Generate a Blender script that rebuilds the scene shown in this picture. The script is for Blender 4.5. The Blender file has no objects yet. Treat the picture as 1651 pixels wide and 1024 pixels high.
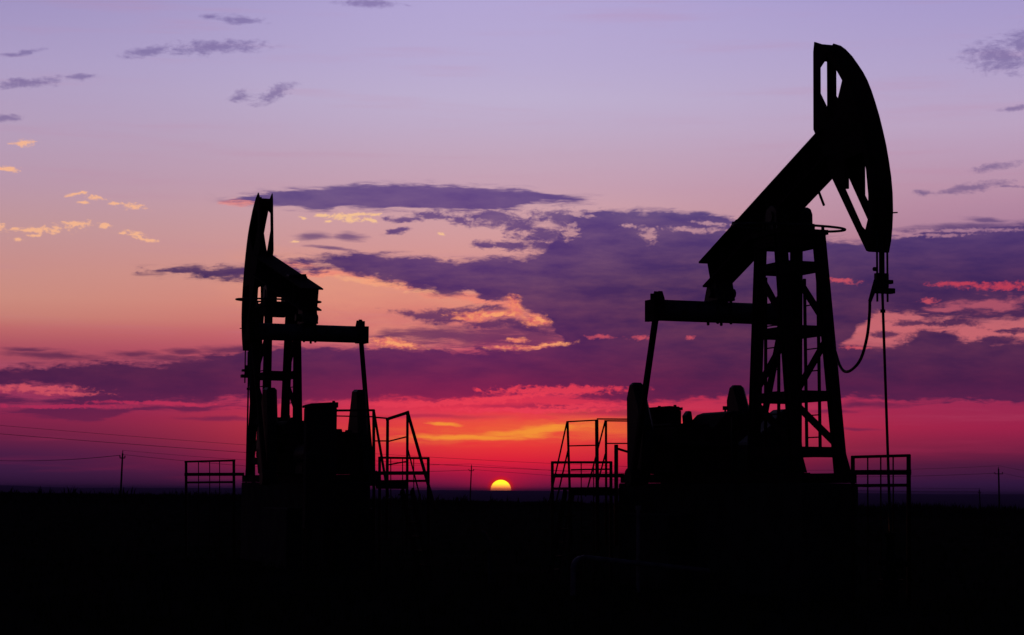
import bpy, bmesh, math, random
from mathutils import Vector, Matrix
random.seed(11)
S = bpy.context.scene
COL = S.collection
R_ = math.radians

# ------------------------------------------------------------------ camera
EYE = Vector((0, 0, 1.7)); FPX = 3500.0; PITCH = 4.56; ROLL = 0.4
cd = bpy.data.cameras.new('camera'); cam = bpy.data.objects.new('camera', cd); COL.objects.link(cam)
cd.sensor_width = 36.0; cd.lens = 36.0 * FPX / 1651.0; cd.clip_start = 0.2; cd.clip_end = 90000
cam.location = EYE
cf = Vector((0, math.cos(R_(PITCH)), math.sin(R_(PITCH)))); cr = Vector((1, 0, 0)); cu = cr.cross(cf)
crr = cr * math.cos(R_(ROLL)) + cu * math.sin(R_(ROLL)); cuu = cu * math.cos(R_(ROLL)) - cr * math.sin(R_(ROLL))
cam.rotation_euler = Matrix((crr, cuu, -cf)).transposed().to_euler()
S.camera = cam
def ray(px, py):                       # direction seen at a place of the photograph (1651 x 1024)
    return (cf + crr * ((px - 825.5) / FPX) + cuu * ((512 - py) / FPX)).normalized()
def at(px, py, Y):                     # the point at that place, Y metres ahead
    d = ray(px, py); return EYE + d * (Y / d.y)
def AE(px, py):                        # azimuth / elevation of a place, in units of 1/3500 rad
    d = ray(px, py); return math.atan2(d.x, d.y) * FPX, math.asin(d.z) * FPX

# ------------------------------------------------------------------ sky (world)
W = bpy.data.worlds.new('World'); S.world = W; W.use_nodes = True
NT = W.node_tree; NT.nodes.clear()
SUN_AZ, SUN_EL = AE(807.5, 790.0)
class V_:                              # a socket with operators
    def __init__(s, sk): s.s = sk
    def __add__(a, b): return M('ADD', a, b)
    def __sub__(a, b): return M('SUBTRACT', a, b)
    def __mul__(a, b): return M('MULTIPLY', a, b)
    def __truediv__(a, b): return M('DIVIDE', a, b)
def put(sk, v):
    if isinstance(v, V_): NT.links.new(v.s, sk)
    elif v is not None: sk.default_value = v
def M(op, a, b=None, c=None):
    n = NT.nodes.new('ShaderNodeMath'); n.operation = op
    put(n.inputs[0], a); put(n.inputs[1], b); put(n.inputs[2], c)
    return V_(n.outputs[0])
def mr(v, a, b, c=0.0, d=1.0, kind='LINEAR'):
    n = NT.nodes.new('ShaderNodeMapRange'); n.interpolation_type = kind; n.clamp = True
    put(n.inputs[0], v); 
    for i, q in enumerate((a, b, c, d)): put(n.inputs[1 + i], q)
    return V_(n.outputs[0])
def xyz(x, y, z):
    n = NT.nodes.new('ShaderNodeCombineXYZ'); put(n.inputs[0], x); put(n.inputs[1], y); put(n.inputs[2], z); return V_(n.outputs[0])
def noise(vec, detail=5, rough=0.55, lac=2.0, col=False):
    n = NT.nodes.new('ShaderNodeTexNoise'); put(n.inputs['Vector'], vec); n.inputs['Scale'].default_value = 1
    n.inputs['Detail'].default_value = detail; n.inputs['Roughness'].default_value = rough; n.inputs['Lacunarity'].default_value = lac
    return V_(n.outputs['Color' if col else 'Fac'])
def lin(c):
    return tuple(((x / 255) / 12.92 if x / 255 <= 0.04045 else ((x / 255 + 0.055) / 1.055) ** 2.4) for x in c)
def ramp(v, stops, vx, v0=-60.0, v1=900.0):     # stops: (photo row, colour) along the column vx
    n = NT.nodes.new('ShaderNodeValToRGB'); n.color_ramp.interpolation = 'EASE' if False else 'LINEAR'
    put(n.inputs[0], mr(v, v0, v1))
    pts = sorted((((AE(vx, y)[1] - v0) / (v1 - v0)), c) for y, c in stops)
    el = n.color_ramp.elements
    while len(el) < len(pts): el.new(0.5)
    for e, (p, c) in zip(el, pts): e.position = p
    for e, (p, c) in zip(el, pts): e.color = (*lin(c), 1)
    return V_(n.outputs[0])
def mix(f, a, b):
    n = NT.nodes.new('ShaderNodeMix'); n.data_type = 'RGBA'; put(n.inputs[0], f)
    for k, q in ((6, a), (7, b)):
        put(n.inputs[k], q if isinstance(q, V_) else (*q, 1))
    return V_(n.outputs[2])
tc = NT.nodes.new('ShaderNodeTexCoord'); sp = NT.nodes.new('ShaderNodeSeparateXYZ'); NT.links.new(tc.outputs['Generated'], sp.inputs[0])
dx, dy, dz = (V_(o) for o in sp.outputs)
U = M('ARCTAN2', dx, dy) * FPX
V = M('ARCSINE', dz) * FPX
# base air
center = [(-40, (174, 161, 210)), (0, (179, 166, 212)), (100, (185, 171, 210)), (160, (191, 176, 208)), (200, (192, 172, 201)), (250, (195, 166, 189)), (300, (199, 160, 178)), (340, (207, 160, 168)),
          (400, (214, 153, 152)), (450, (222, 148, 132)), (500, (218, 124, 116)), (560, (200, 86, 106)), (620, (200, 50, 84)), (660, (228, 54, 78)),
          (690, (240, 64, 62)), (720, (236, 56, 57)), (745, (222, 32, 58)), (765, (168, 24, 66)), (788, (104, 24, 70))]
left = [(-40, (150, 137, 190)), (0, (159, 146, 193)), (100, (172, 156, 196)), (200, (180, 157, 187)), (300, (186, 151, 170)), (360, (192, 149, 154)),
        (420, (198, 143, 141)), (480, (203, 142, 129)), (510, (199, 130, 118)), (530, (190, 106, 106)), (560, (172, 82, 98)), (640, (142, 46, 88)), (670, (130, 36, 76)), (700, (108, 33, 70)),
        (730, (74, 30, 70)), (760, (58, 28, 66)), (788, (44, 21, 54))]
right = [(-40, (152, 140, 198)), (0, (166, 153, 203)), (100, (177, 161, 202)), (200, (187, 162, 193)), (300, (184, 143, 168)), (360, (170, 125, 155)),
         (450, (160, 82, 110)), (540, (190, 100, 108)), (620, (152, 46, 88)), (690, (156, 34, 74)), (720, (124, 32, 68)), (750, (72, 27, 62)), (780, (50, 25, 64)), (797, (42, 22, 56))]
wU = M('POWER', 2.718, M('MULTIPLY', M('POWER', M('ABSOLUTE', (U - SUN_AZ) / mr(V, 60, 300, 375.0, 540.0)), 2.0), -1.0))
air = mix(wU, mix(mr(U, -300, 300), ramp(V, left, 60), ramp(V, right, 1590)), ramp(V, center, 820))
# streak noise in the air, and the noises that break the edges of the clouds
UV_long = xyz(U / 420.0, V / 26.0, 3.1)
streak = noise(UV_long, 4, 0.6)
air_s = mix(mr(streak, 0.50, 0.80, 0.0, 0.22, 'SMOOTHSTEP'), air, mix(mr(V, 60, 300), lin((190, 40, 84)), lin((190, 132, 160))))
warp = NT.nodes.new('ShaderNodeSeparateXYZ'); NT.links.new(noise(xyz(U / 70.0, V / 34.0, 7.7), 3, 0.5, col=True).s, warp.inputs[0])
Uw = U + (V_(warp.outputs[0]) - 0.5) * 34.0
Vw = V + (V_(warp.outputs[1]) - 0.5) * 12.0
rag = noise(xyz(Uw / 34.0, Vw / 11.0, 1.3), 7, 0.62)
fine = noise(xyz(Uw / 13.0, Vw / 7.5, 5.9), 6, 0.65)
wisp = noise(xyz(Uw / 60.0, Vw / 8.0, 9.2), 6, 0.62)

def curve(t, pts):
    n = NT.nodes.new('ShaderNodeFloatCurve'); put(n.inputs[1], t)
    c = n.mapping.curves[0]; n.mapping.use_clip = False
    while len(c.points) < len(pts): c.points.new(0.5, 0.5)
    for p, (x, y) in zip(c.points, pts): p.location = (x, y); p.handle_type = 'AUTO'
    n.mapping.update(); return V_(n.outputs[0])
def band(top, bot):                    # signed distance-like field of a cloud bank between two outlines (photo rows)
    T = [AE(*p) for p in top]; B = [AE(*p) for p in bot]
    u0 = min(T[0][0], B[0][0]); u1 = max(T[-1][0], B[-1][0]); vs = [q[1] for q in T + B]; v0 = min(vs) - 5; v1 = max(vs) + 5
    t = mr(Uw, u0, u1)
    def f(P): 
        P = [((u - u0) / (u1 - u0), (v - v0) / (v1 - v0)) for u, v in P]
        return curve(t, P) * (v1 - v0) + v0
    end = M('MINIMUM', Uw - u0, M('SUBTRACT', u1, Uw)) * 0.25
    return mr(M('MINIMUM', M('MINIMUM', f(T) - Vw, Vw - f(B)), end), -12, 36, 0.0, 2.0)
def blob(cx, cy, rx, ry, rot=0.0):     # a puff: photo centre, radii, tilt
    u, v = AE(cx, cy)
    n = NT.nodes.new('ShaderNodeMapping'); n.vector_type = 'TEXTURE'; NT.links.new(UVw.s, n.inputs[0])
    n.inputs['Location'].default_value = (u, v, 0); n.inputs['Rotation'].default_value = (0, 0, R_(rot)); n.inputs['Scale'].default_value = (2 * rx, 2 * ry, 1)
    g = NT.nodes.new('ShaderNodeTexGradient'); g.gradient_type = 'SPHERICAL'; NT.links.new(n.outputs[0], g.inputs[0])
    return V_(g.outputs[1])
UVw = xyz(Uw, Vw, 0.0)
def union(fs):
    r = fs[0]
    for f in fs[1:]: r = M('MAXIMUM', r, f)
    return r
def layer(col, fs, nz, amp, soft, tint, op=1.0, bias=0.0):
    u = union(fs)
    f = u + (nz - 0.5) * (0.2 * amp) + (bias * 0.08 - 0.5)
    a = mr(f, -soft / 30.0, soft / 30.0, 0.0, op, 'SMOOTHSTEP') * mr(u, 0.03, 0.18)
    return mix(a, col, tint), a
# cloud colours
dkc = ramp(V, [(60, (118, 98, 156)), (200, (116, 92, 148)), (320, (92, 64, 128)), (420, (82, 50, 112)), (470, (76, 42, 100)), (520, (78, 39, 94)), (560, (88, 36, 90)), (600, (98, 33, 82)), (640, (128, 32, 78)), (675, (184, 42, 76))], 820)
dke = ramp(V, [(60, (108, 92, 150)), (200, (108, 88, 142)), (320, (90, 70, 125)), (350, (80, 56, 114)), (400, (66, 43, 99)), (450, (57, 35, 86)), (500, (62, 34, 80)), (540, (66, 34, 78)), (600, (70, 30, 72)), (640, (80, 31, 74)), (675, (104, 33, 74))], 60)
wD = M('POWER', 2.718, M('MULTIPLY', M('POWER', M('ABSOLUTE', (U - AE(740, 0)[0]) / 270.0), 2.0), -1.0))
dark = mix(wD, dke, dkc)
mott = noise(xyz(U / 90.0, V / 24.0, 2.2), 5, 0.6)
dark = mix(mr(mott, 0.35, 0.75, 0.0, 0.14), dark, air)
# 1 warm light under and behind the edges of the banks
c = air_s
c, _ = layer(c, [blob(600, 455, 130, 22, -10), blob(560, 470, 120, 30), blob(730, 482, 90, 14, -6), blob(640, 540, 80, 18)], rag, 6, 26, lin((234, 156, 128)), 0.5)
c, _ = layer(c, [blob(590, 447, 78, 7, -10), blob(660, 460, 60, 6, -10), blob(745, 477, 60, 6, -3), blob(530, 441, 60, 6), blob(470, 428, 40, 6), blob(800, 490, 36, 6, -14), blob(380, 327, 24, 4)], rag, 9, 9, lin((244, 132, 114)), 0.6)
c, _ = layer(c, [blob(600, 454, 60, 5, -6), blob(700, 470, 40, 4)], fine, 7, 8, lin((250, 176, 130)), 0.5)
c, _ = layer(c, [blob(1560, 538, 140, 22), blob(1445, 530, 52, 30)], rag, 11, 12, lin((200, 102, 112)), 0.72)
# 2 the dark banks
bankA = band([(372, 322), (420, 311), (500, 305), (560, 301), (640, 298), (700, 299), (780, 304), (850, 309), (900, 316), (935, 322)],
             [(372, 324), (440, 331), (490, 337), (560, 334), (640, 336), (700, 340), (780, 338), (830, 333), (870, 326), (935, 323)])
bankB = band([(470, 420), (510, 413), (560, 410), (640, 413), (700, 417), (780, 418), (850, 414), (885, 396), (910, 362), (945, 345), (1000, 341), (1050, 340), (1110, 344), (1160, 352), (1230, 366), (1300, 382), (1360, 389), (1420, 386), (1470, 377), (1540, 372), (1600, 366), (1651, 362), (1850, 358)],
             [(470, 424), (520, 428), (560, 440), (600, 447), (650, 456), (690, 470), (730, 476), (756, 470), (790, 485), (820, 484), (836, 496), (860, 505), (890, 520), (912, 560), (960, 580), (1200, 590), (1330, 574), (1390, 520), (1425, 502), (1460, 502), (1500, 512), (1570, 514), (1651, 514), (1850, 510)])
bankC = band([(-200, 604), (0, 596), (60, 591), (150, 589), (250, 587), (300, 579), (400, 566), (480, 561), (560, 563), (640, 562), (700, 563), (790, 566), (860, 560), (930, 540), (1050, 520), (1200, 520), (1330, 548), (1400, 560), (1465, 556), (1478, 540), (1500, 533), (1530, 538), (1550, 548), (1600, 551), (1651, 550), (1850, 550)],
             [(-200, 622), (0, 620), (80, 619), (130, 630), (180, 642), (250, 646), (330, 641), (400, 645), (480, 650), (560, 646), (640, 642), (700, 648), (760, 642), (830, 634), (900, 634), (960, 640), (1040, 646), (1150, 641), (1300, 640), (1400, 642), (1500, 645), (1651, 645), (1850, 645)])
bankD = band([(-200, 672), (0, 664), (60, 657), (130, 655), (200, 659), (270, 655), (330, 654), (420, 655)], [(-200, 676), (0, 667), (80, 673), (140, 678), (190, 670), (250, 661), (330, 659), (420, 658)])
bankE = band([(-200, 640), (0, 638), (60, 641), (110, 640), (160, 636), (260, 640), (340, 644)], [(-200, 652), (0, 650), (90, 650), (160, 652), (230, 650), (340, 646)])
bankF = band([(250, 438), (300, 433), (390, 430), (470, 428), (560, 431)], [(250, 440), (300, 443), (390, 449), (470, 440), (560, 433)])
big = union([bankB, bankC, bankF])
c, _ = layer(c, [big], wisp, 16, 14, dark, 0.50, -0.6)
c, _ = layer(c, [bankA], wisp, 12, 12, dark, 0.45, 0)
c, aBig = layer(c, [big], rag, 9, 7, dark, 0.96)
c, _ = layer(c, [bankA, bankD, bankE], wisp, 5, 4.5, dark, 0.93)
c, _ = layer(c, [blob(800, 352, 44, 12), blob(838, 362, 36, 13, -12), blob(872, 378, 42, 15), blob(905, 352, 50, 13), blob(785, 394, 18, 6), blob(832, 396, 34, 8), blob(870, 398, 24, 9),
                 blob(700, 348, 32, 7), blob(745, 357, 24, 6, -10), blob(655, 354, 28, 4), blob(635, 374, 18, 4, 10), blob(652, 369, 10, 3), blob(770, 350, 20, 5), blob(1130, 356, 70, 9, -6),
                 blob(1460, 520, 26, 5), blob(1425, 540, 20, 4), blob(1610, 548, 30, 6), blob(1530, 522, 40, 6),
                 blob(1500, 548, 40, 12), blob(1630, 532, 26, 4)], (rag + fine) * 0.5, 12, 9, dark, 0.92)
s1 = band([(636, 501), (680, 500), (720, 498), (760, 496), (800, 495), (826, 500)], [(636, 504), (665, 512), (690, 520), (720, 523), (745, 520), (762, 512), (800, 503), (826, 503)])
s2 = band([(756, 519), (790, 515), (820, 511), (845, 515), (880, 524)], [(756, 524), (785, 528), (820, 526), (850, 533), (880, 540)])
c, _ = layer(c, [s1, s2], (rag + fine) * 0.5, 8, 7, dark, 0.92)
s3 = band([(604, 544), (640, 534), (700, 531), (760, 532), (800, 538), (830, 542)], [(604, 548), (640, 546), (700, 549), (760, 553), (800, 552), (830, 550)])
c, _ = layer(c, [s3, blob(855, 543, 80, 22)], wisp, 9, 12, dark, 0.84, 1.2)
c, _ = layer(c, [blob(505, 381, 24, 6), blob(565, 382, 17, 5), blob(530, 400, 34, 2.5, -4), blob(92, 573, 64, 6, -3), blob(50, 564, 34, 3), blob(212, 571, 34, 4), blob(300, 567, 26, 4),
                 blob(375, 563, 50, 6), blob(270, 578, 70, 5), blob(1590, 354, 30, 4, -6), blob(1560, 364, 90, 5, 2), blob(1400, 654, 50, 4, 0), blob(1375, 691, 28, 2), blob(1345, 662, 40, 3),
                 blob(345, 674, 50, 3), blob(1040, 668, 110, 5), blob(700, 672, 90, 3), blob(900, 655, 120, 4), blob(1000, 640, 60, 4)], wisp, 6, 12, dark, 0.78)
c, _ = layer(c, [blob(345, 76, 62, 9, 4), blob(238, 84, 34, 6, 8), blob(45, 134, 48, 6, 5), blob(132, 126, 26, 5), blob(38, 84, 30, 3, 12), blob(385, 32, 30, 6), blob(335, 28, 10, 4), blob(441, 152, 28, 9, 22), blob(384, 156, 15, 7, 20),
                 blob(10, 190, 16, 5), blob(1612, 92, 42, 20, -6), blob(1645, 72, 22, 20), blob(1640, 175, 26, 4, 5), blob(1576, 301, 48, 6, 6), blob(1602, 270, 30, 5, 8), blob(1485, 311, 14, 3),
                 blob(590, 6, 40, 5), blob(1625, 302, 20, 2)], (rag + fine) * 0.5, 13, 12, dark, 0.68, -0.6)
c, _ = layer(c, [blob(1120, 371, 44, 4, -2), blob(1150, 362, 30, 3, -8), blob(1048, 378, 12, 9, -40), blob(930, 347, 26, 3, -8), blob(914, 374, 12, 12, 50), blob(1560, 371, 90, 3), blob(1500, 380, 50, 2.5), blob(880, 362, 14, 4), blob(1020, 363, 14, 3)], fine, 11, 9, air, 0.75, -0.8)
# 3 thin places where the light comes through
c, _ = layer(c, [blob(790, 507, 50, 6, 2), blob(828, 494, 15, 13, -30), blob(866, 516, 21, 9, -8), blob(760, 512, 28, 4), blob(628, 553, 44, 7, -6), blob(868, 557, 44, 4, 6), blob(838, 548, 14, 4), blob(822, 560, 24, 3)], (rag + fine) * 0.5, 12, 9, mix(mr(fine, 0.35, 0.65), lin((224, 98, 104)), lin((252, 152, 106))), 0.85, -0.2)
c, _ = layer(c, [blob(800, 507, 26, 3), blob(868, 516, 12, 4), blob(640, 555, 28, 3, -6), blob(885, 555, 22, 2.5, 6)], fine, 9, 8, lin((254, 172, 112)), 0.6, -0.6)
c, _ = layer(c, [blob(970, 544, 20, 3), blob(1030, 545, 16, 3), blob(1112, 545, 8, 3), blob(1352, 452, 30, 4, -6), blob(50, 626, 80, 6), blob(100, 634, 60, 4), blob(1380, 562, 24, 3), blob(1502, 484, 14, 4)], fine, 10, 8, mix(mr(U, 1000, 2400), lin((222, 88, 100)), lin((200, 80, 104))), 0.66, -1.2)
c, _ = layer(c, [blob(905, 629, 100, 7, 1), blob(800, 642, 90, 4, 4), blob(700, 650, 110, 5, 2), blob(950, 655, 80, 4), blob(770, 628, 8, 3), blob(640, 652, 70, 5), blob(850, 662, 130, 4), blob(90, 655, 90, 3), blob(250, 650, 90, 3)], fine, 9, 7, mix(wU, lin((172, 42, 86)), lin((236, 62, 84))), 0.85, -0.5)
c, _ = layer(c, [blob(1610, 490, 80, 9, 4), blob(1530, 499, 36, 4), blob(1700, 484, 90, 10)], rag, 10, 10, lin((188, 90, 108)), 0.75, -0.4)
c, _ = layer(c, [blob(1615, 461, 62, 5), blob(1540, 458, 36, 4), blob(1700, 462, 60, 5)], fine, 10, 9, lin((214, 68, 86)), 0.7, -0.6)
# 4 sunlit shreds and the yellow veil above the sun
c, _ = layer(c, [blob(42, 232, 19, 5), blob(10, 273, 15, 4), blob(127, 312, 15, 3, 10), blob(147, 318, 6, 3), blob(160, 321, 12, 3), blob(136, 327, 9, 2.5), blob(208, 333, 22, 4, -3), blob(186, 329, 14, 2),
                 blob(54, 371, 46, 5), blob(120, 361, 27, 5, 3), blob(172, 364, 14, 3, 5), blob(222, 379, 16, 6, -16), blob(240, 387, 14, 4), blob(200, 375, 10, 3), blob(54, 379, 12, 2), blob(24, 385, 10, 3), blob(4, 363, 7, 3)], fine, 12, 8, lin((248, 184, 142)), 0.88, -1.2)
c, _ = layer(c, [blob(552, 350, 24, 5), blob(568, 356, 12, 6), blob(600, 357, 14, 4, -10), blob(517, 346, 14, 3), blob(487, 350, 6, 2.5), blob(528, 358, 8, 2), blob(575, 347, 20, 3, 6), blob(605, 346, 12, 3), blob(712, 378, 6, 2), blob(475, 389, 9, 2)], fine, 12, 8, lin((248, 196, 146)), 0.88, -1.2)
veil = band([(650, 706), (700, 701), (760, 696), (820, 689), (880, 684), (960, 680), (1040, 682)], [(650, 708), (700, 708), (780, 706), (840, 703), (880, 697), (920, 700), (1040, 706)])
c, _ = layer(c, [blob(840, 692, 190, 17, 2)], wisp, 6, 15, lin((238, 100, 58)), 0.55)
c, _ = layer(c, [veil], wisp, 6, 15, lin((240, 112, 56)), 0.6, 0)
c, _ = layer(c, [blob(760, 705, 85, 4, 0), blob(850, 701, 45, 4, 5), blob(860, 694, 70, 6, 5), blob(716, 684, 20, 2)], wisp, 6, 11, lin((250, 158, 54)), 0.8)
# a soft red-orange bloom of air around the sun, then the disc
sd = M('SQRT', M('POWER', U - SUN_AZ, 2.0) + M('POWER', V - SUN_EL, 2.0))
c = mix(M('MULTIPLY', M('POWER', 2.718, sd / -30.0), 0.8), c, lin((236, 22, 58)))
c = mix(M('MULTIPLY', mr(sd, 16, 25, 1, 0, 'SMOOTHSTEP'), 0.8), c, lin((230, 30, 20)))
disc = mr(M('SQRT', M('POWER', U - SUN_AZ, 2.0) + M('POWER', (V - SUN_EL) * 1.02, 2.0)), 15.6, 17.2, 1, 0, 'SMOOTHSTEP')
dcol = mix(mr(V - SUN_EL, 0, 14, kind='SMOOTHSTEP'), (2.0, 0.6, 0.12), (2.2, 1.55, 0.04))
c = mix(disc, c, mix(mr(V - SUN_EL, 1, 8), (2.0, 0.42, 0.12), dcol))
# the glow is confined to the sunset side: it dies away upwards and round to the east
f_el = M('POWER', 2.718, M('MULTIPLY', M('MAXIMUM', V - 860.0, 0.0), -1 / 250.0))
f_az = M('POWER', 2.718, M('MULTIPLY', M('MAXIMUM', M('ABSOLUTE', U) - 1000.0, 0.0), -1 / 700.0))
front = mr(dy, -0.1, 0.2)
k = f_el * f_az * front
sk = NT.nodes.new('ShaderNodeTexSky'); sk.sky_type = 'NISHITA'; sk.sun_disc = False
sk.sun_elevation = R_(0.3); sk.sun_rotation = SUN_AZ / FPX
sk.air_density = 1.2; sk.dust_density = 2.0; sk.ozone_density = 3.0
bg1 = NT.nodes.new('ShaderNodeBackground'); put(bg1.inputs[0], c); put(bg1.inputs[1], k)
tn = NT.nodes.new('ShaderNodeMix'); tn.data_type = 'RGBA'; tn.blend_type = 'MULTIPLY'; tn.inputs[0].default_value = 1; NT.links.new(sk.outputs[0], tn.inputs[6]); tn.inputs[7].default_value = (1.25, 0.72, 1.05, 1); tint_ = V_(tn.outputs[2])
bg2 = NT.nodes.new('ShaderNodeBackground'); put(bg2.inputs[0], tint_); put(bg2.inputs[1], M('MULTIPLY', M('SUBTRACT', 1.0, k), 0.036))
ad = NT.nodes.new('ShaderNodeAddShader'); NT.links.new(bg1.outputs[0], ad.inputs[0]); NT.links.new(bg2.outputs[0], ad.inputs[1])
wo = NT.nodes.new('ShaderNodeOutputWorld'); NT.links.new(ad.outputs[0], wo.inputs[0])
W.cycles.sampling_method = 'MANUAL'; W.cycles.sample_map_resolution = 512

# ------------------------------------------------------------------ sun lamp, exposure
sl = bpy.data.lights.new('sun', 'SUN'); sl.energy = 0.16; sl.angle = R_(0.53); sl.color = (1.0, 0.28, 0.10)
so = bpy.data.objects.new('sun', sl); COL.objects.link(so)
sdv = Vector((math.sin(SUN_AZ / FPX), math.cos(SUN_AZ / FPX), math.sin(R_(0.35))))
so.rotation_euler = (-sdv).to_track_quat('-Z', 'Y').to_euler(); so.location = (0, 0, 60)
S.view_settings.view_transform = 'Standard'; S.view_settings.look = 'None'; S.view_settings.exposure = 0; S.view_settings.gamma = 1
S.view_settings.use_curve_mapping = False
S.cycles.volume_bounces = 0
#==GEOM==

# ------------------------------------------------------------------ materials
def mat(name, col, rough=0.7, metal=0.0, spots=None, scale=6.0, bump=0.15, spec=0.3):
    m = bpy.data.materials.new(name); m.use_nodes = True; t = m.node_tree; p = t.nodes['Principled BSDF']
    p.inputs['Roughness'].default_value = rough; p.inputs['Metallic'].default_value = metal; p.inputs['Specular IOR Level'].default_value = spec
    tcn = t.nodes.new('ShaderNodeTexCoord'); n = t.nodes.new('ShaderNodeTexNoise'); n.inputs['Scale'].default_value = scale; n.inputs['Detail'].default_value = 6
    t.links.new(tcn.outputs['Object'], n.inputs['Vector'])
    r = t.nodes.new('ShaderNodeValToRGB'); r.color_ramp.elements[0].position = 0.42; r.color_ramp.elements[1].position = 0.66
    r.color_ramp.elements[0].color = (*col, 1); r.color_ramp.elements[1].color = (*(spots or [q * 0.6 for q in col]), 1)
    t.links.new(n.outputs['Fac'], r.inputs[0]); t.links.new(r.outputs[0], p.inputs['Base Color'])
    b = t.nodes.new('ShaderNodeBump'); b.inputs['Strength'].default_value = bump; b.inputs['Distance'].default_value = 0.02
    t.links.new(n.outputs['Fac'], b.inputs['Height']); t.links.new(b.outputs[0], p.inputs['Normal'])
    return m
STEEL = mat('painted_steel', (0.064, 0.030, 0.030), 0.8, 0.0, (0.045, 0.018, 0.012), spec=0.1)
MATTE = mat('dusty_steel', (0.03, 0.025, 0.024), 0.95, spec=0.02)
PIPE = mat('grey_steel_tube', (0.11, 0.095, 0.11), 0.5, 0.0, (0.06, 0.04, 0.035))
IRON = mat('oily_iron', (0.035, 0.030, 0.028), 0.5)
ROPE = mat('wire_rope', (0.05, 0.045, 0.045), 0.6)
RUBBER = mat('rubber_hose', (0.03, 0.03, 0.03), 0.6)
CONC = mat('stained_concrete', (0.075, 0.065, 0.058), 0.9, 0, (0.035, 0.03, 0.026), 2.5)
CABP = mat('cabinet_paint', (0.06, 0.04, 0.05), 0.85, 0, (0.04, 0.025, 0.025), 3, 0.15, 0.05)
WOOD = mat('weathered_wood', (0.07, 0.055, 0.045), 0.9)
WIRE = mat('overhead_wire', (0.04, 0.035, 0.035), 0.7)
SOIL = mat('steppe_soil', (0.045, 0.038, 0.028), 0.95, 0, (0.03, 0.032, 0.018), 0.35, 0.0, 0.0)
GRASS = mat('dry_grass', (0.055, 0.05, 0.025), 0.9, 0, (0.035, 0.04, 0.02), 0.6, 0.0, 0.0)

# ------------------------------------------------------------------ mesh helpers
class G:
    def __init__(s): s.v = []; s.f = []
    def add(s, vs, fs):
        o = len(s.v); s.v += [tuple(p) for p in vs]; s.f += [tuple(i + o for i in f) for f in fs]; return s
    def box(s, a, b):
        (x0, y0, z0), (x1, y1, z1) = [[f(p, q) for p, q in zip(a, b)] for f in (min, max)]
        return s.add([(x0, y0, z0), (x1, y0, z0), (x1, y1, z0), (x0, y1, z0), (x0, y0, z1), (x1, y0, z1), (x1, y1, z1), (x0, y1, z1)],
                     [(3, 2, 1, 0), (4, 5, 6, 7), (0, 1, 5, 4), (1, 2, 6, 5), (2, 3, 7, 6), (3, 0, 4, 7)])
    def bar(s, p, q, w, h=None, w2=None, up=(0, 0, 1)):          # rectangular bar from p to q
        p = Vector(p); q = Vector(q); h = h or w; d = (q - p).normalized(); up = Vector(up)
        if abs(d.dot(up)) > 0.97: up = Vector((1, 0, 0))
        x = d.cross(up).normalized(); y = x.cross(d).normalized(); k = (w2 or w) / w; vs = []
        for c, m in ((p, 1), (q, k)):
            for sx, sy in ((-1, -1), (1, -1), (1, 1), (-1, 1)): vs.append(c + x * (sx * w * m / 2) + y * (sy * h * m / 2))
        return s.add(vs, [(0, 1, 2, 3), (7, 6, 5, 4), (0, 4, 5, 1), (1, 5, 6, 2), (2, 6, 7, 3), (3, 7, 4, 0)])
    def channel(s, p, q, w, t=0.03, up=(0, 0, 1)):                # an I-section: two flanges and a web
        p = Vector(p); q = Vector(q); d = (q - p).normalized(); up = Vector(up)
        if abs(d.dot(up)) > 0.97: up = Vector((1, 0, 0))
        x = d.cross(up).normalized(); y = x.cross(d).normalized()
        for sg in (-1, 1): s.bar(p + x * sg * (w - t) / 2, q + x * sg * (w - t) / 2, t, w, up=up)
        return s.bar(p, q, w - 2 * t - 0.004, t, up=up)
    def tube(s, pts, r, n=10, r2=None, cap=True):
        pts = [Vector(p) for p in pts]; m = len(pts); o = []; x = None
        for i, p in enumerate(pts):
            d = (pts[min(i + 1, m - 1)] - pts[max(i - 1, 0)]).normalized()
            if x is None:
                x = d.cross(Vector((0, 0, 1)) if abs(d.z) < 0.9 else Vector((1, 0, 0))).normalized()
            else: x = (x - d * x.dot(d)).normalized()
            y = d.cross(x); rr = r + ((r2 if r2 is not None else r) - r) * i / max(m - 1, 1)
            o += [p + x * (rr * math.cos(6.2832 * k / n)) + y * (rr * math.sin(6.2832 * k / n)) for k in range(n)]
        fs = [(i * n + k, i * n + (k + 1) % n, (i + 1) * n + (k + 1) % n, (i + 1) * n + k) for i in range(m - 1) for k in range(n)]
        if cap: fs += [tuple(range(n))[::-1], tuple((m - 1) * n + k for k in range(n))]
        return s.add(o, fs)
    def prism(s, poly, f, t0, t1):                                # poly in a plane mapped by f(u, v, t)
        n = len(poly); vs = [f(u, v, t0) for u, v in poly] + [f(u, v, t1) for u, v in poly]
        return s.add(vs, [tuple(range(n)), tuple(range(2 * n - 1, n - 1, -1))] + [(i, i + n, (i + 1) % n + n, (i + 1) % n) for i in range(n)])
    def build(s, name, m, parent=None, bevel=0.0, smooth=False):
        me = bpy.data.meshes.new(name); me.from_pydata(s.v, [], s.f)
        bm = bmesh.new(); bm.from_mesh(me); bmesh.ops.recalc_face_normals(bm, faces=bm.faces)
        if bevel: bmesh.ops.bevel(bm, geom=[e for e in bm.edges if e.is_manifold and e.calc_face_angle(0) > 0.5], offset=bevel, segments=1, affect='EDGES', clamp_overlap=True)
        if smooth:
            for f in bm.faces: f.smooth = True
        bm.to_mesh(me); bm.free(); me.materials.append(m)
        o = bpy.data.objects.new(name, me); COL.objects.link(o)
        if parent: o.parent = parent
        return o
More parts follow.
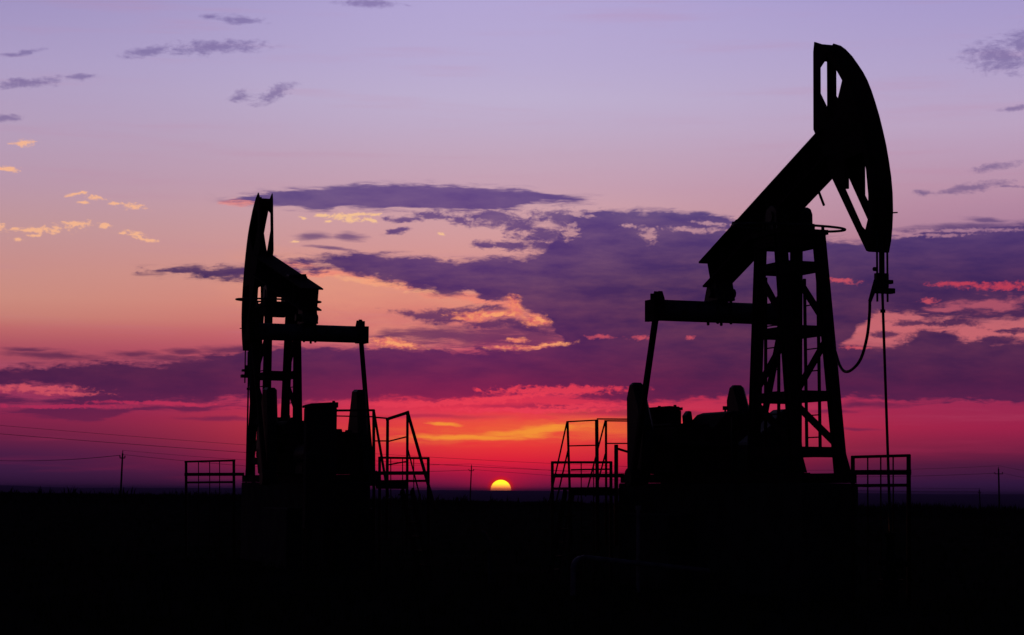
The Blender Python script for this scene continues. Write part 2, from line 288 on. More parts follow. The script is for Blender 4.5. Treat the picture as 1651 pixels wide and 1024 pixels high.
def plate(outline, holes, f, t0, t1):                              # a plate with openings, thickness t0..t1
    bm = bmesh.new(); loops = []
    for lp in [outline] + holes:
        vs = [bm.verts.new((u, v, 0)) for u, v in lp]
        for i in range(len(vs)): bm.edges.new((vs[i], vs[(i + 1) % len(vs)]))
    bmesh.ops.triangle_fill(bm, edges=bm.edges[:], use_beauty=True)
    bm.verts.index_update(); P = [(v.co.x, v.co.y) for v in bm.verts]; n = len(P); g = G()
    F = [tuple(v.index for v in fc.verts) for fc in bm.faces]
    E = [tuple(v.index for v in e.verts) for e in bm.edges if len(e.link_faces) == 1]
    g.add([f(u, v, t0) for u, v in P] + [f(u, v, t1) for u, v in P], F + [tuple(i + n for i in q[::-1]) for q in F] + [(a, b, b + n, a + n) for a, b in E])
    bm.free(); return g
def thing(name, loc, label, cat, group=None, rz=0.0):
    o = bpy.data.objects.new(name, None); COL.objects.link(o); o.location = loc; o.rotation_euler = (0, 0, rz); o.empty_display_size = 0.3
    return tag(o, label, cat, group)
def tag(o, label=None, cat=None, group=None, kind=None):
    for k_, v_ in (('label', label), ('category', cat), ('group', group), ('kind', kind)):
        if v_: o[k_] = v_
    return o

# ------------------------------------------------------------------ ground
def ghash(a, b): 
    q = math.sin(a * 127.1 + b * 311.7) * 43758.5453; return q - math.floor(q)
def vnoise(x, y):
    i, j = math.floor(x), math.floor(y); u, v = x - i, y - j; u = u * u * (3 - 2 * u); v = v * v * (3 - 2 * v)
    return (ghash(i, j) * (1 - u) + ghash(i + 1, j) * u) * (1 - v) + (ghash(i, j + 1) * (1 - u) + ghash(i + 1, j + 1) * u) * v
def ss(x, a, b): t = min(max((x - a) / (b - a), 0), 1); return t * t * (3 - 2 * t)
def gz(x, y):
    r = math.hypot(x, y); az = math.atan2(x, y)
    z = 0.10 * (vnoise(x / 9, y / 9) - 0.5) * ss(r, 4, 20) + 0.35 * (vnoise(x / 60, y / 60) - 0.5) * ss(r, 60, 200)
    z += (0.32 - 3.0 * max(-0.3, min(0.3, az))) * ss(r, 90, 245)
    z -= 3.0 * ss(r, 255, 330) + 23 * ss(r, 300, 1500)
    z += 26 * ss(r, 3500, 11000) + (vnoise(az * 26 + 5, 2.0) * 9 + vnoise(az * 80, 7.0) * 3 - 2) * ss(r, 8000, 11500) * (0.35 + 0.9 * ss(-az, 0.05, 0.25))
    z -= 60 * ss(r, 12500, 20000)
    return z
azs = [R_(-17 + 34 * i / 170) for i in range(171)] + [R_(17 + 326 * i / 60) for i in range(1, 60)]
rs = [0.0] + [2.0 * (15000 / 2.0) ** (i / 95) for i in range(96)]
g = G(); vs = [(0, 0, gz(0, 0))]; fs = []; na = len(azs)
for r in rs[1:]:
    for a in azs: x, y = r * math.sin(a), r * math.cos(a); vs.append((x, y, gz(x, y)))
for k_ in range(na): fs.append((0, 1 + k_, 1 + (k_ + 1) % na))
for i in range(len(rs) - 2):
    for k_ in range(na): a = 1 + i * na + k_; b = 1 + i * na + (k_ + 1) % na; fs.append((a, a + na, b + na, b))
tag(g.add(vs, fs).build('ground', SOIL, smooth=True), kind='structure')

g = G(); rg = random.Random(5)
def tuft(x, y, h, n, w):
    z = gz(x, y)
    for _ in range(n):
        a = rg.uniform(0, 6.283); l = rg.uniform(0.1, 0.45) * h; hh = h * rg.uniform(0.45, 1.0); o = rg.uniform(0, 0.5) * h
        bx, by = x + o * math.cos(a + 1), y + o * math.sin(a + 1); c, s_ = math.cos(a), math.sin(a); p = rg.uniform(0, 3.14); wx, wy = w * math.cos(p) / 2, w * math.sin(p) / 2
        mx, my = bx + l * 0.35 * c, by + l * 0.35 * s_
        g.add([(bx - wx, by - wy, z - 0.03), (bx + wx, by + wy, z - 0.03), (mx + wx * 0.8, my + wy * 0.8, z + hh * 0.6), (mx - wx * 0.8, my - wy * 0.8, z + hh * 0.6), (bx + l * c, by + l * s_, z + hh)],
              [(0, 1, 2, 3), (3, 2, 4)])
for _ in range(9500):
    r = 150 + 130 * rg.random() ** 0.7; a = rg.uniform(-0.29, 0.29); x, y = r * math.sin(a), r * math.cos(a)
    cl = vnoise(x / 5, y / 14); tuft(x, y, 0.22 + 0.34 * rg.random() * cl + (0.45 * rg.random() if rg.random() < 0.035 else 0), 5, rg.uniform(0.03, 0.07))
for _ in range(7000):
    r = rg.uniform(225, 262); a = rg.uniform(-0.27, 0.27); x, y = r * math.sin(a), r * math.cos(a)
    cl = vnoise(x / 2.2, 3.0) * vnoise(x / 9, 8.0); tuft(x, y, 0.22 + 1.5 * cl * rg.random(), 4, rg.uniform(0.07, 0.15))
for _ in range(420):
    r = rg.uniform(200, 260); a = rg.uniform(-0.27, 0.27); x, y = r * math.sin(a), r * math.cos(a)
    tuft(x, y, rg.uniform(0.6, 1.3), 3, rg.uniform(0.10, 0.2))
for _ in range(4200):
    r = 14 * (150 / 14) ** rg.random(); a = rg.uniform(-0.30, 0.30); x, y = r * math.sin(a), r * math.cos(a)
    tuft(x, y, rg.uniform(0.10, 0.32), 6, 0.010 + 0.0002 * r)
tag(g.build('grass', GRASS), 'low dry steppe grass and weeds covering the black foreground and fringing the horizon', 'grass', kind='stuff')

# ------------------------------------------------------------------ pumpjack
YAW = R_(-70)
def pumpjack(label, loc, yaw, dtilt, crank_poly, pit_dx, eqz, variant):
    P = thing('pumpjack', loc, label, 'pumpjack', 'oil pumpjacks against the sunset', yaw)
    L = lambda b, e, z: (b, -e, z)
    pv = (-0.25, 6.30); ca, sa = math.cos(R_(dtilt)), math.sin(R_(dtilt))
    def B(b, z, e):                                                # beam and head: rocked about the saddle bearing
        x, y = b - pv[0], z - pv[1]; return (pv[0] + x * ca - y * sa, -e, pv[1] + x * sa + y * ca)
    # skid on top of the foundation
    g = G()
    for e in (-0.42, 0.42): g.channel(L(-6.3, e, 1.94), L(1.12, e, 1.94), 0.16, 0.02)
    for b in (-6.2, -5.2, -4.0, -2.6, -1.2, 0.0, 1.0): g.bar(L(b, -0.335, 1.93), L(b, 0.335, 1.93), 0.12, 0.13)
    g.build('skid_frame', STEEL, P)
    # samson post
    g = G()
    g.box(L(-0.78, -0.45, 5.98), L(0.30, 0.45, 6.06))
    for e in (-0.38, 0.38): g.prism([(-0.72, 5.977), (0.24, 5.977), (0.10, 5.78), (-0.60, 5.78)], lambda u, v, t: L(u, t, v), e - 0.03, e + 0.03)
    for b in (-0.66, 0.16): g.prism([(-0.345, 5.974), (0.345, 5.974), (0.24, 5.77), (-0.24, 5.77)], lambda u, v, t: L(t, u, v), b - 0.03, b + 0.03)
    SP = g.build('samson_post', STEEL, P)
    LEG = lambda fr, sd, z: Vector(L((-0.82 + 0.20 * (z - 2.0) / 4.03) if not fr else (0.78 - 0.66 * (z - 2.0) / 4.03), sd * (0.40 - (0.04 if fr else 0.065) * (z - 2.0) / 4.03), z))
    for fr in (0, 1):
        for sd in (-1, 1):
            g = G().channel(LEG(fr, sd, 2.0), LEG(fr, sd, 5.975), 0.17 if fr else 0.16, 0.028, up=(0, 1, 0))
            q = LEG(fr, sd, 2.0); g.box(q + Vector((-0.15, -0.13, -0.035)), q + Vector((0.15, 0.13, 0.02)))
            if fr: g.prism([(0, 2.022), (0.30, 2.022), (0.06, 2.46), (0, 2.46)], lambda u, v, t: (q.x + u + 0.03, q.y + t, v), -0.012, 0.012)
            g.build('leg', STEEL, SP)
    lv = (2.36, 3.28, 4.36, 5.44)
    for z in lv:
        for fr in (0, 1):
            if z == 2.36 and not fr: continue
            G().bar(LEG(fr, -1, z) + Vector((0, -0.075, 0)), LEG(fr, 1, z) + Vector((0, 0.075, 0)), 0.10, 0.17).build('cross_brace', STEEL, SP)
        for sd in (-1, 1):
            a, b = LEG(0, sd, z), LEG(1, sd, z); d = (b - a).normalized() * 0.075
            G().bar(a + d, b - d, 0.08, 0.14 if z != 4.36 else 0.13).build('cross_brace', STEEL, SP)
    for sd in (-1, 1):
        for i, (za, zb, fl) in enumerate(((2.46, 3.20, 1), (3.38, 4.27, 0), (4.46, 5.36, 1))):
            G().bar(LEG(fl, sd, za), LEG(1 - fl, sd, zb), 0.07, 0.10).build('diagonal_brace', STEEL, SP)
    for e in (0.36, -0.38):                                        # two narrow ladders on the sides of the post
        g = G(); b0, b1 = (-0.42, 0.06) if e > 0 else (-0.36, 0.11)
        for b in (b0, b1): g.bar(L(b, e, 2.45), L(b - 0.02, e * 0.94, 5.3), 0.045, 0.035)
        for k_ in range(7): g.tube([L(b0, e * 0.98, 2.62 + k_ * 0.37), L(b1, e * 0.98, 2.62 + k_ * 0.37)], 0.012, 6)
        g.build('ladder', STEEL, SP)
    pts = []
    for k_ in range(41):                                           # oval guard hoop round the bearing
        t = math.pi * 2 * k_ / 40; c_, s_ = math.cos(t), math.sin(t)
        pts.append(L(-0.22 + 0.42 * s_, 1.02 * math.copysign(abs(c_) ** 0.8, c_), 6.135))
    g = G().tube(pts, 0.021, 8)
    for e in (-0.42, 0.42): g.bar(L(-0.22 + 0.38, e, 6.063), L(-0.22 + 0.38, e, 6.14), 0.04)
    g.build('guard_hoop', PIPE, SP)
    for sd in (-1, 1):                                             # bearing pedestals
        g = G().prism([(-0.47, 6.063), (-0.03, 6.063), (-0.04, 6.36), (-0.10, 6.45), (-0.20, 6.49), (-0.30, 6.49), (-0.40, 6.45), (-0.46, 6.36)], lambda u, v, t: L(u, t, v), sd * 0.10, sd * 0.34)
        for b in (-0.42, -0.08):
            g.tube([L(b, sd * 0.37, 6.063), L(b, sd * 0.37, 6.2)], 0.03, 8)
        g.build('saddle_bearing', IRON, P, bevel=0.012)
    g = G().tube([L(pv[0], -0.36, pv[1]), L(pv[0], 0.36, pv[1])], 0.09, 14)
    g.prism([(-0.42, 6.30), (-0.08, 6.30), (0.10, 6.56), (0.02, 6.60), (-0.66, 6.40)], lambda u, v, t: B(u, v, t), -0.09, 0.09)
    g.build('saddle_pin', IRON, P)
    # walking beam
    T = lambda b: 7.49 + 0.372 * (b - 1.12)
    b0, b1 = -3.30, 1.30; dn = Vector((0.349, -0.937)); g = G()
    def bp(b, down): z = T(b) ; return (b + dn.x * down, z + dn.y * down)
    for d0, d1, w in ((0, 0.032, 0.25), (0.478, 0.51, 0.25)):
        g.prism([bp(b0, d0), bp(b1, d0), bp(b1, d1), bp(b0, d1)], lambda u, v, t: B(u, v, t), -w, w)
    g.prism([bp(b0 + 0.17, 0.034), bp(b1, 0.034), bp(b1, 0.476), bp(b0 + 0.17, 0.476)], lambda u, v, t: B(u, v, t), -0.015, 0.015)
    for b in (-3.05, -2.55, -1.35, -0.75, -0.15, 0.6):
        for sd in (-1, 1): g.prism([bp(b, 0.034), bp(b + 0.025, 0.034), bp(b + 0.025, 0.476), bp(b, 0.476)], lambda u, v, t: B(u, v, t), sd * 0.017, sd * 0.22)
    WB = g.build('walking_beam', STEEL, P)
    g = G().prism([bp(-2.02, -0.001), bp(-1.80, -0.001), bp(-1.80, -0.045), bp(-2.02, -0.045)], lambda u, v, t: B(u, v, t), -0.22, 0.22)
    g.tube([B(*bp(-1.98, -0.05), -0.2), B(*bp(-1.98, -0.07), 0.2)], 0.03, 8); g.build('hoop_clamp', IRON, WB)
    q0 = B(*bp(0.30, 0.515), -0.16)
    g = G().tube([q0, (q0[0] + 0.28, q0[1] - 0.04, q0[2] - 0.30)], 0.022, 8); qm = Vector((q0[0] + 0.10, q0[1] - 0.015, q0[2] - 0.11)); g.bar(qm + Vector((-0.16, 0.10, -0.02)), qm + Vector((0.16, -0.10, 0.03)), 0.03)
    g.build('locking_pin', IRON, WB)
    # horse head
    arc = [(1.02, 9.04), (1.25, 8.96), (1.41, 8.87), (1.62, 8.72), (1.81, 8.55), (1.97, 8.40), (2.11, 8.24), (2.24, 8.05), (2.36, 7.84), (2.48, 7.61), (2.59, 7.36), (2.69, 7.11), (2.77, 6.85), (2.835, 6.60), (2.875, 6.34), (2.885, 6.06), (2.86, 5.80), (2.82, 5.60), (2.75, 5.42)]
    out = arc + [(2.69, 5.44), (2.14, 6.08), (1.58, 6.74), (1.10, 7.44), (0.98, 7.60), (0.985, 8.88)]
    up = [(1.20, 8.58), (1.46, 8.72), (1.80, 8.40), (1.95, 8.24), (1.80, 7.96), (1.62, 7.66), (1.20, 8.16)]
    lo = [(2.02, 6.96), (2.60, 7.00), (2.70, 6.70), (2.765, 6.30), (2.76, 5.95), (2.66, 5.76), (2.50, 5.86), (2.02, 6.41)]
    g = G()
    n = len(arc)
    for i in range(n - 1):                                         # the curved face the ropes lie on
        (u0, v0), (u1, v1) = arc[i], arc[i + 1]
        if i == 0: continue
        q = 0.03; g.add([B(u0, v0, -0.16), B(u1, v1, -0.16), B(u1, v1, 0.16), B(u0, v0, 0.16), B(u0 - q, v0 - q, -0.16), B(u1 - q, v1, -0.16), B(u1 - q, v1, 0.16), B(u0 - q, v0 - q, 0.16)],
                        [(0, 1, 2, 3), (7, 6, 5, 4), (0, 4, 5, 1), (3, 2, 6, 7)])
    HH = g.build('horse_head', STEEL, P)
    for sd in (-1, 1):
        k_ = 0.0 if sd > 0 else 0.10
        up_ = [(u - (k_ * 1.1 if u < 1.3 else 0), v) for u, v in up]; out_ = [(u - (k_ if u < 1.0 and v > 7.5 else 0), v) for u, v in out]
        plate(out_, [up_, lo], lambda u, v, t: B(u, v, t), sd * 0.162, sd * 0.185).build('side_plate', STEEL, HH)
    g = G()
    for sd in (-1, 1):                                             # flanges along the open edges
        g.add([], [])
        g.prism([(0.975, 7.60), (1.00, 7.60), (1.00, 8.90), (0.975, 8.90)], lambda u, v, t, s_=sd: B(u - (0.10 if s_ < 0 else 0), v, t), sd * 0.125, sd * 0.16)
        g.prism([(1.10, 7.42), (1.14, 7.44), (2.72, 5.47), (2.69, 5.45)], lambda u, v, t: B(u, v, t), sd * 0.09, sd * 0.16)
        g.prism([(1.96, 6.5), (2.01, 6.5), (2.01, 7.0), (1.96, 7.0)], lambda u, v, t: B(u, v, t), sd * 0.10, sd * 0.16)
    g.prism([(1.06, 8.72), (1.38, 8.72), (1.38, 8.90), (1.06, 8.90)], lambda u, v, t: B(u, v, t), -0.16, 0.16)
    g.prism([(2.60, 5.58), (2.82, 5.58), (2.76, 5.45), (2.70, 5.45)], lambda u, v, t: B(u, v, t), -0.155, 0.155)
    g.prism([(1.30, 7.20), (1.9, 7.20), (1.9, 7.26), (1.30, 7.26)], lambda u, v, t: B(u, v, t), -0.155, 0.155)
    g.build('stiffener', STEEL, HH)
    G().tube([B(2.89, 6.02, -0.12), B(2.99, 6.02, -0.20)], 0.012, 6).build('rope_keeper', IRON, HH)
    # equalizer, its bearing and the pitmans
    hinge = B(-2.98, 5.45, 0); hb, hz = -2.95, eqz
    g = G().tube([L(hb, -1.27, hz), L(hb, 1.27, hz)], 0.19, 24)
    EQ = g.build('equalizer_beam', PIPE, P, smooth=False)
    for f in EQ.data.polygons: f.use_smooth = len(f.vertices) == 4
    for sd in (-1, 1):
        g = G().prism([(-0.22, -0.19), (0.22, -0.19), (0.22, 0.19), (0.12, 0.33), (0.03, 0.24), (-0.06, 0.34), (-0.15, 0.24), (-0.22, 0.20)], lambda u, v, t: L(hb + u, t, hz + v), sd * 1.17, sd * 1.25)
        g.prism([(-0.20, -0.20), (0.20, -0.20), (0.20, 0.18), (-0.20, 0.18)], lambda u, v, t: L(hb + u, t, hz + v), sd * 1.29, sd * 1.37)
        for b in (-0.12, 0.12): g.tube([L(hb + b, sd * 1.27, hz - 0.20), L(hb + b, sd * 1.27, hz + 0.30)], 0.03, 8)
        g.build('end_bracket', STEEL, EQ)
    g = G().prism([(-0.30, hz + 0.19), (-0.26, hz + 0.30), (-0.16, hinge[2] - 0.03), (0.18, hinge[2] + 0.05), (0.24, hz + 0.40), (0.28, hz + 0.28), (0.30, hz + 0.19)], lambda u, v, t: L(hb + u, t, v), -0.17, 0.17)
    g.tube([L(hb + 0.05, -0.27, hz + 0.34), L(hb + 0.05, 0.24, hz + 0.34)], 0.09, 12)
    for e in (-0.13, 0.13):
        for b in (-0.2, 0.2): g.tube([L(hb + b, e, hz - 0.225), L(hb + b, e, hz + 0.26)], 0.028, 8)
    g.build('equalizer_bearing', IRON, P, bevel=0.01)
    for sd in (-1, 1):
        a = L(hb, sd * 1.25, hz - 0.15); b = L(hb + pit_dx, sd * 1.20, 1.95)
        PM = G().bar(a, b, 0.085, 0.10).build('pitman_arm', STEEL, P)
        G().tube([L(hb + pit_dx, sd * 1.13, 1.95), L(hb + pit_dx, sd * 1.30, 1.95)], 0.17, 16).build('pin_bearing', IRON, PM)
    for sd in (-1, 1):                                             # cranks with their counterweights
        g = G().prism([(-4.12, 2.9), (-3.78, 2.9), (hb + pit_dx + 0.16, 1.85), (hb + pit_dx - 0.16, 1.80)], lambda u, v, t: L(u, t, v), sd * 0.96, sd * 1.12)
        CR = g.build('crank', IRON, P)
        G().prism(crank_poly, lambda u, v, t: L(u, t, v), sd * (0.88 if sd > 0 else 0.92), sd * (1.11 if sd > 0 else 1.15)).build('counterweight', IRON, CR, bevel=0.05)
    G().tube([L(-3.95, -0.95, 2.62), L(-3.95, 0.95, 2.62)], 0.11, 16).build('crank_shaft', IRON, P)
    # gearbox with domed housing, motor, belt guard
    g = G().box(L(-4.75, -0.82, 2.03), L(-3.3, 0.72, 2.86))
    g.box(L(-4.85, -0.86, 2.50), L(-3.2, 0.76, 2.60)).box(L(-4.6, -0.1, 2.87), L(-3.5, 0.70, 2.93))
    GB = g.build('gearbox', STEEL, P, bevel=0.03)
    G().prism([(-0.90, 2.863), (-0.90, 3.10), (-0.84, 3.17), (-0.48, 3.17), (-0.36, 3.13), (-0.27, 3.04), (-0.18, 2.93), (-0.10, 2.863)], lambda u, v, t: L(t, u, v), -4.7, -3.4).build('gear_cover', STEEL, GB, bevel=0.02)
    G().tube([L(-4.3, -0.76, 3.17), L(-4.3, -0.76, 3.23)], 0.02, 8).tube([L(-4.3, -0.76, 3.22), L(-4.3, -0.76, 3.29)], 0.05, 10).build('breather_cap', IRON, GB)
    bt = 3.22 if variant == 'R' else 2.84
    g = G().box(L(-5.65, -0.16, 2.03), L(-4.95, 0.40, bt))
    g.prism([(-0.17, bt + 0.004), (-0.17, bt + 0.06), (-0.12, bt + 0.05), (-0.09, bt + 0.07), (0.10, bt + 0.08), (0.42, bt + 0.05), (0.42, bt + 0.004)], lambda u, v, t: L(t, u, v), -5.70, -4.90)
    for e in (-0.10, 0.22): g.tube([L(-5.1, e, bt + 0.05), L(-5.1, e, bt + (0.11 if e < 0 else 0.085))], 0.03, 8)
    if variant == 'L': g.tube([L(-5.3, 0.02, bt + 0.05), L(-5.3, 0.16, bt + 0.05)], 0.10, 10).tube([L(-5.3, 0.26, bt + 0.04), L(-5.3, 0.38, bt + 0.04)], 0.09, 10)
    g.build('belt_guard', STEEL, P)
    g = G().tube([L(-5.9, -0.55, 2.42), L(-5.0, -0.55, 2.42)], 0.26, 18)
    g.tube([L(-5.95, -0.55, 2.42), L(-5.9, -0.55, 2.42)], 0.29, 18).box(L(-5.75, -0.80, 2.03), L(-5.15, -0.30, 2.20))
    for k_ in range(8): g.bar(L(-5.8, -0.55 + 0.27 * math.cos(k_ * 0.785), 2.42 + 0.27 * math.sin(k_ * 0.785)), L(-5.1, -0.55 + 0.27 * math.cos(k_ * 0.785), 2.42 + 0.27 * math.sin(k_ * 0.785)), 0.02, 0.04)
    g.build('motor', IRON, P)
    g = G().prism([(-0.30, 2.86), (-0.33, 3.02), (-0.30, 3.20), (-0.25, 3.21), (-0.18, 3.12), (-0.20, 2.86)], lambda u, v, t: L(t, u, v), -4.95, -4.80)
    g.build('junction_box', IRON, P)
    # brake drum and linkage under the beam, beside the post
    g = G().prism([(0.02, 2.03), (0.0, 2.55), (-0.24, 2.74), (-0.42, 2.86), (-0.62, 3.10), (-0.72, 3.17), (-0.82, 3.12), (-0.86, 2.6), (-0.80, 2.03)], lambda u, v, t: L(t, u, v), -2.25, -1.75)
    g.build('brake_housing', IRON, P, bevel=0.03)
    G().bar(L(-1.9, 0.25, 2.0), L(-1.9, 0.25, 3.0), 0.05).bar(L(-1.9, 0.25, 3.0), L(-1.75, 0.12, 3.08), 0.03).build('brake_lever', IRON, P)
    # polished rod and bridle
    hb_ = B(2.84, 5.66, 0); zt = hb_[2] - 0.02; hx = hb_[0] + 0.02; zc = zt - 0.78
    for e in (-0.09, 0.09): G().tube([L(hx, e, zt + 0.1), L(hx, e, zc - 0.22)], 0.017, 8).build('bridle_rope', ROPE, P)
    g = G().tube([L(hx, 0.01, zt), L(hx, 0.01, zc + 0.55)], 0.028, 8)
    g.box(L(hx - 0.03, -0.03, zc + 0.20), L(hx + 0.03, 0.045, zc + 0.56)).box(L(hx - 0.05, -0.09, zc - 0.008), L(hx + 0.05, 0.12, zc + 0.22))
    g.box(L(hx - 0.05, -0.17, zc + 0.06), L(hx + 0.05, 0.10, zc + 0.12)).box(L(hx - 0.07, -0.19, zc - 0.09), L(hx + 0.07, 0.14, zc - 0.01))
    g.tube([L(hx, 0.10, zc + 0.28), L(hx + 0.01, 0.16, zc + 0.28)], 0.035, 8)
    g.build('carrier_bar', IRON, P, bevel=0.008)
    zr = zc - 0.09
    g = G().tube([L(hx, 0.0, zr), L(3.02 if variant == 'R' else 2.76, -0.02, 1.10)], 0.022, 8); g.tube([L(hx + 0.008, 0, zr - 0.30), L(hx + 0.01, 0, zr - 0.25)], 0.04, 10)
    g.build('polished_rod', ROPE, P)
    # hose
    if variant == 'R':
        g = G().tube([L(hx, 0.10, zc + 0.10), L(hx, 0.22, zc - 0.22)], 0.05, 8, 0.03)
        pts = [L(hx, 0.22, zc - 0.22), L(2.77, 0.18, 4.41), L(2.62, 0.14, 4.10), L(2.29, 0.06, 3.80), L(1.81, -0.06, 3.66), L(1.36, -0.17, 3.64), L(1.0, -0.27, 3.76), L(0.69, -0.36, 4.0), L(0.47, -0.42, 4.20)]
    else:
        g = G(); pts = [L(hx - 0.25, -0.02, zt - 0.06), L(hx - 0.2, 0.0, zt - 0.5), L(hx - 0.1, 0.06, zt - 1.3), L(hx - 0.1, 0.10, zt - 2.2), L(hx - 0.15, 0.12, zt - 3.0), L(hx - 0.2, 0.15, 1.0)]
    sm = []
    for i in range(len(pts) - 1):
        p0, p1, p2, p3 = [Vector(pts[min(max(i + d, 0), len(pts) - 1)]) for d in (-1, 0, 1, 2)]
        for t in (0, .25, .5, .75): sm.append(0.5 * ((2 * p1) + (p2 - p0) * t + (2 * p0 - 5 * p1 + 4 * p2 - p3) * t * t + (3 * p1 - p0 - 3 * p2 + p3) * t ** 3))
    sm.append(Vector(pts[-1])); g.tube(sm, 0.024 if variant == 'R' else 0.05, 8)
    g.build('hose', RUBBER if variant == 'R' else PIPE, P)
    return P
OR = (4.727, 36.0, 0.0); OL = (at(446, 467, 51.3).x, 51.3, 0.0)
pjR = pumpjack('large pumpjack on the right, its horse head raised high and turned to the right', OR, YAW, 0.0,
    [(-4.62, 3.42), (-4.48, 3.69), (-4.28, 3.69), (-4.05, 3.30), (-3.75, 2.73), (-3.72, 2.2), (-4.1, 1.85), (-4.58, 2.0)], -1.12, 4.91, 'R')
pjL = pumpjack('smaller, more distant pumpjack on the left, its horse head turned to the left', OL, YAW + math.pi, -6.0,
    [(-3.96, 3.90), (-3.52, 3.92), (-3.20, 3.05), (-3.2, 2.3), (-3.6, 1.85), (-4.1, 1.9), (-4.12, 3.0)], -1.20, 5.19, 'L')

def foundation(loc, yaw, label):
    o = thing('concrete_foundation', loc, label, 'foundation', 'foundations under the pumpjacks', yaw)
    g = G().box((-6.4, -0.50, -0.2), (1.18, 0.50, 1.855)); g.build('plinth', CONC, o, bevel=0.02)
    g = G().box((-5.2, -0.98, -0.2), (-3.0, -0.503, 1.30)).box((-5.2, 0.503, -0.2), (-3.0, 0.98, 1.30)); g.build('side_footing', CONC, o, bevel=0.02)
foundation(OR, YAW, 'tall dark concrete block carrying the right pumpjack'); foundation(OL, YAW + math.pi, 'tall dark concrete block carrying the left pumpjack')

def wellhead(O_, yaw, label, wb=3.02):
    m = Matrix.Rotation(yaw, 4, 'Z') @ Vector((wb, 0.02, 0)); o = thing('wellhead', (O_[0] + m.x, O_[1] + m.y, gz(O_[0] + m.x, O_[1] + m.y)), label, 'wellhead', 'wellheads under the polished rods', yaw)
    G().tube([(0, 0, -0.1), (0, 0, 0.55)], 0.12, 16).tube([(0, 0, 0.28), (0, 0, 0.34)], 0.2, 18).tube([(0, 0, 0.35), (0, 0, 0.41)], 0.2, 18).build('casing', MATTE, o)
    G().tube([(0, 0, 0.55), (0, 0, 0.8)], 0.08, 14).tube([(-0.3, 0, 0.66), (0.45, 0, 0.66)], 0.05, 12).tube([(0.22, 0, 0.66), (0.26, 0, 0.66)], 0.09, 12).build('pumping_tee', MATTE, o)
    G().tube([(0, 0, 0.8), (0, 0, 1.06)], 0.06, 14).tube([(0, 0, 1.06), (0, 0, 1.12)], 0.09, 14).build('stuffing_box', MATTE, o)
wellhead(OR, YAW, 'low wellhead in the shadow below the right pumpjack rod'); wellhead(OL, YAW + math.pi, 'low wellhead in the shadow below the left pumpjack rod', 2.76)

# cabinet standing by the left pump
p = at(515, 780, 44.4)
cb = thing('control_cabinet', (p.x, p.y, 0), 'upright electrical control cabinet in front of the left pumpjack gearbox', 'cabinet', None, R_(12))
G().box((-0.31, -0.25, 0.9), (0.31, 0.25, 3.36)).build('cabinet_body', CABP, cb, bevel=0.015)
G().prism([(-0.34, 3.363), (-0.34, 3.41), (-0.22, 3.44), (0.22, 3.47), (0.33, 3.47), (0.33, 3.363)], lambda u, v, t: (u, t, v), -0.28, 0.28).tube([(0.27, 0, 3.47), (0.27, 0, 3.51)], 0.03, 8).build('cabinet_roof', CABP, cb)
G().box((-0.27, -0.263, 1.1), (0.27, -0.252, 3.2)).build('cabinet_door', CABP, cb)
G().bar((0.2, -0.275, 2.0), (0.2, -0.275, 2.15), 0.02).build('handle', IRON, cb)
g = G()
for x in (-0.27, 0.27):
    for y in (-0.2, 0.2): g.bar((x, y, -0.1), (x, y, 0.9), 0.06)
g.build('stand', STEEL, cb)
g = G().box((-0.34, -0.1, 3.05), (-0.31, 0.0, 3.12)).build('cable_gland', IRON, cb)

# ------------------------------------------------------------------ guard frames
def frame_at(name, label, cat, group, parts):                      # parts: (child name, [(px,py,Y),(px,py,Y)], width)
    xs = [at(*q) for _, ln, _ in parts for q in ln]; c0 = Vector((sum(q.x for q in xs) / len(xs), sum(q.y for q in xs) / len(xs), 0)); c0.z = gz(c0.x, c0.y)
    o = thing(name, c0, label, cat, group)
    for nm, ln, w in parts:
        a, b = at(*ln[0]) - c0, at(*ln[1]) - c0
        if len(ln) > 2: b.z = -0.1
        G().bar(a, b, w, up=(0, 1, 0)).build(nm, STEEL, o)
    return o
def fence(label, x0, y0, Y0, x1, y1, Y1, ym, yl, bal, xe0=None, xe1=None, low0=True):
    lerp = lambda x: Y0 + (Y1 - Y0) * (x - x0) / (x1 - x0)
    ty = lambda x: y0 + (y1 - y0) * (x - x0) / (x1 - x0)
    s = 3500.0
    down = lambda x, y: ((x, y, lerp(x)), (x, y + 1.7 * 3500 / lerp(x) + 20, lerp(x)))
    P_ = []
    for x in (x0, x1):
        g0 = 2.35 * 3500 / lerp(x); P_.append(('post', [(x, ty(x) - 1.5, lerp(x)), (x + 0.4, ty(x) + g0, lerp(x))], 0.045 * (1.25 if x == x0 else 1.3)))
    P_.append(('top_rail', [(x0 - 1.5, y0, Y0), (x1 + 1.5, y1, Y1)], 0.045))
    xa, xb = xe0 or x0 - 2, xe1 or x1 + 2
    P_.append(('beam', [(xa, ym, lerp(xa)), (xb, ym - 0.3, lerp(xb))], 0.075))
    P_.append(('lower_rail', [(x0, yl, Y0), (x1, yl - 0.7, Y1)], 0.048))
    for x in bal: P_.append(('baluster', [(x, ty(x), lerp(x)), (x + 0.6, ty(x) + 2.3 * 3500 / lerp(x), lerp(x))], 0.020))
    return frame_at('guard_rail', label, 'railing', 'welded guard frames at the ends of the pumpjack bases', P_)
fence('barred guard frame right of the right pumpjack, with the thin vertical rod across it', 1375, 737, 34.2, 1465, 734.5, 33.4, 762, 783, (1399, 1420, 1440), 1360, 1467)
fence('small barred guard frame left of the right pumpjack, overlapped by its stair', 890.5, 745.5, 41.5, 985, 745.5, 41.5, 767, 788, (917, 937, 957), 889, 1006)
fence('small barred guard frame right of the left pumpjack, crossed by a thick slanting handrail', 612, 738, 44.5, 690.5, 739, 44.5, 763, 776, (630, 649, 667), 600, 692)
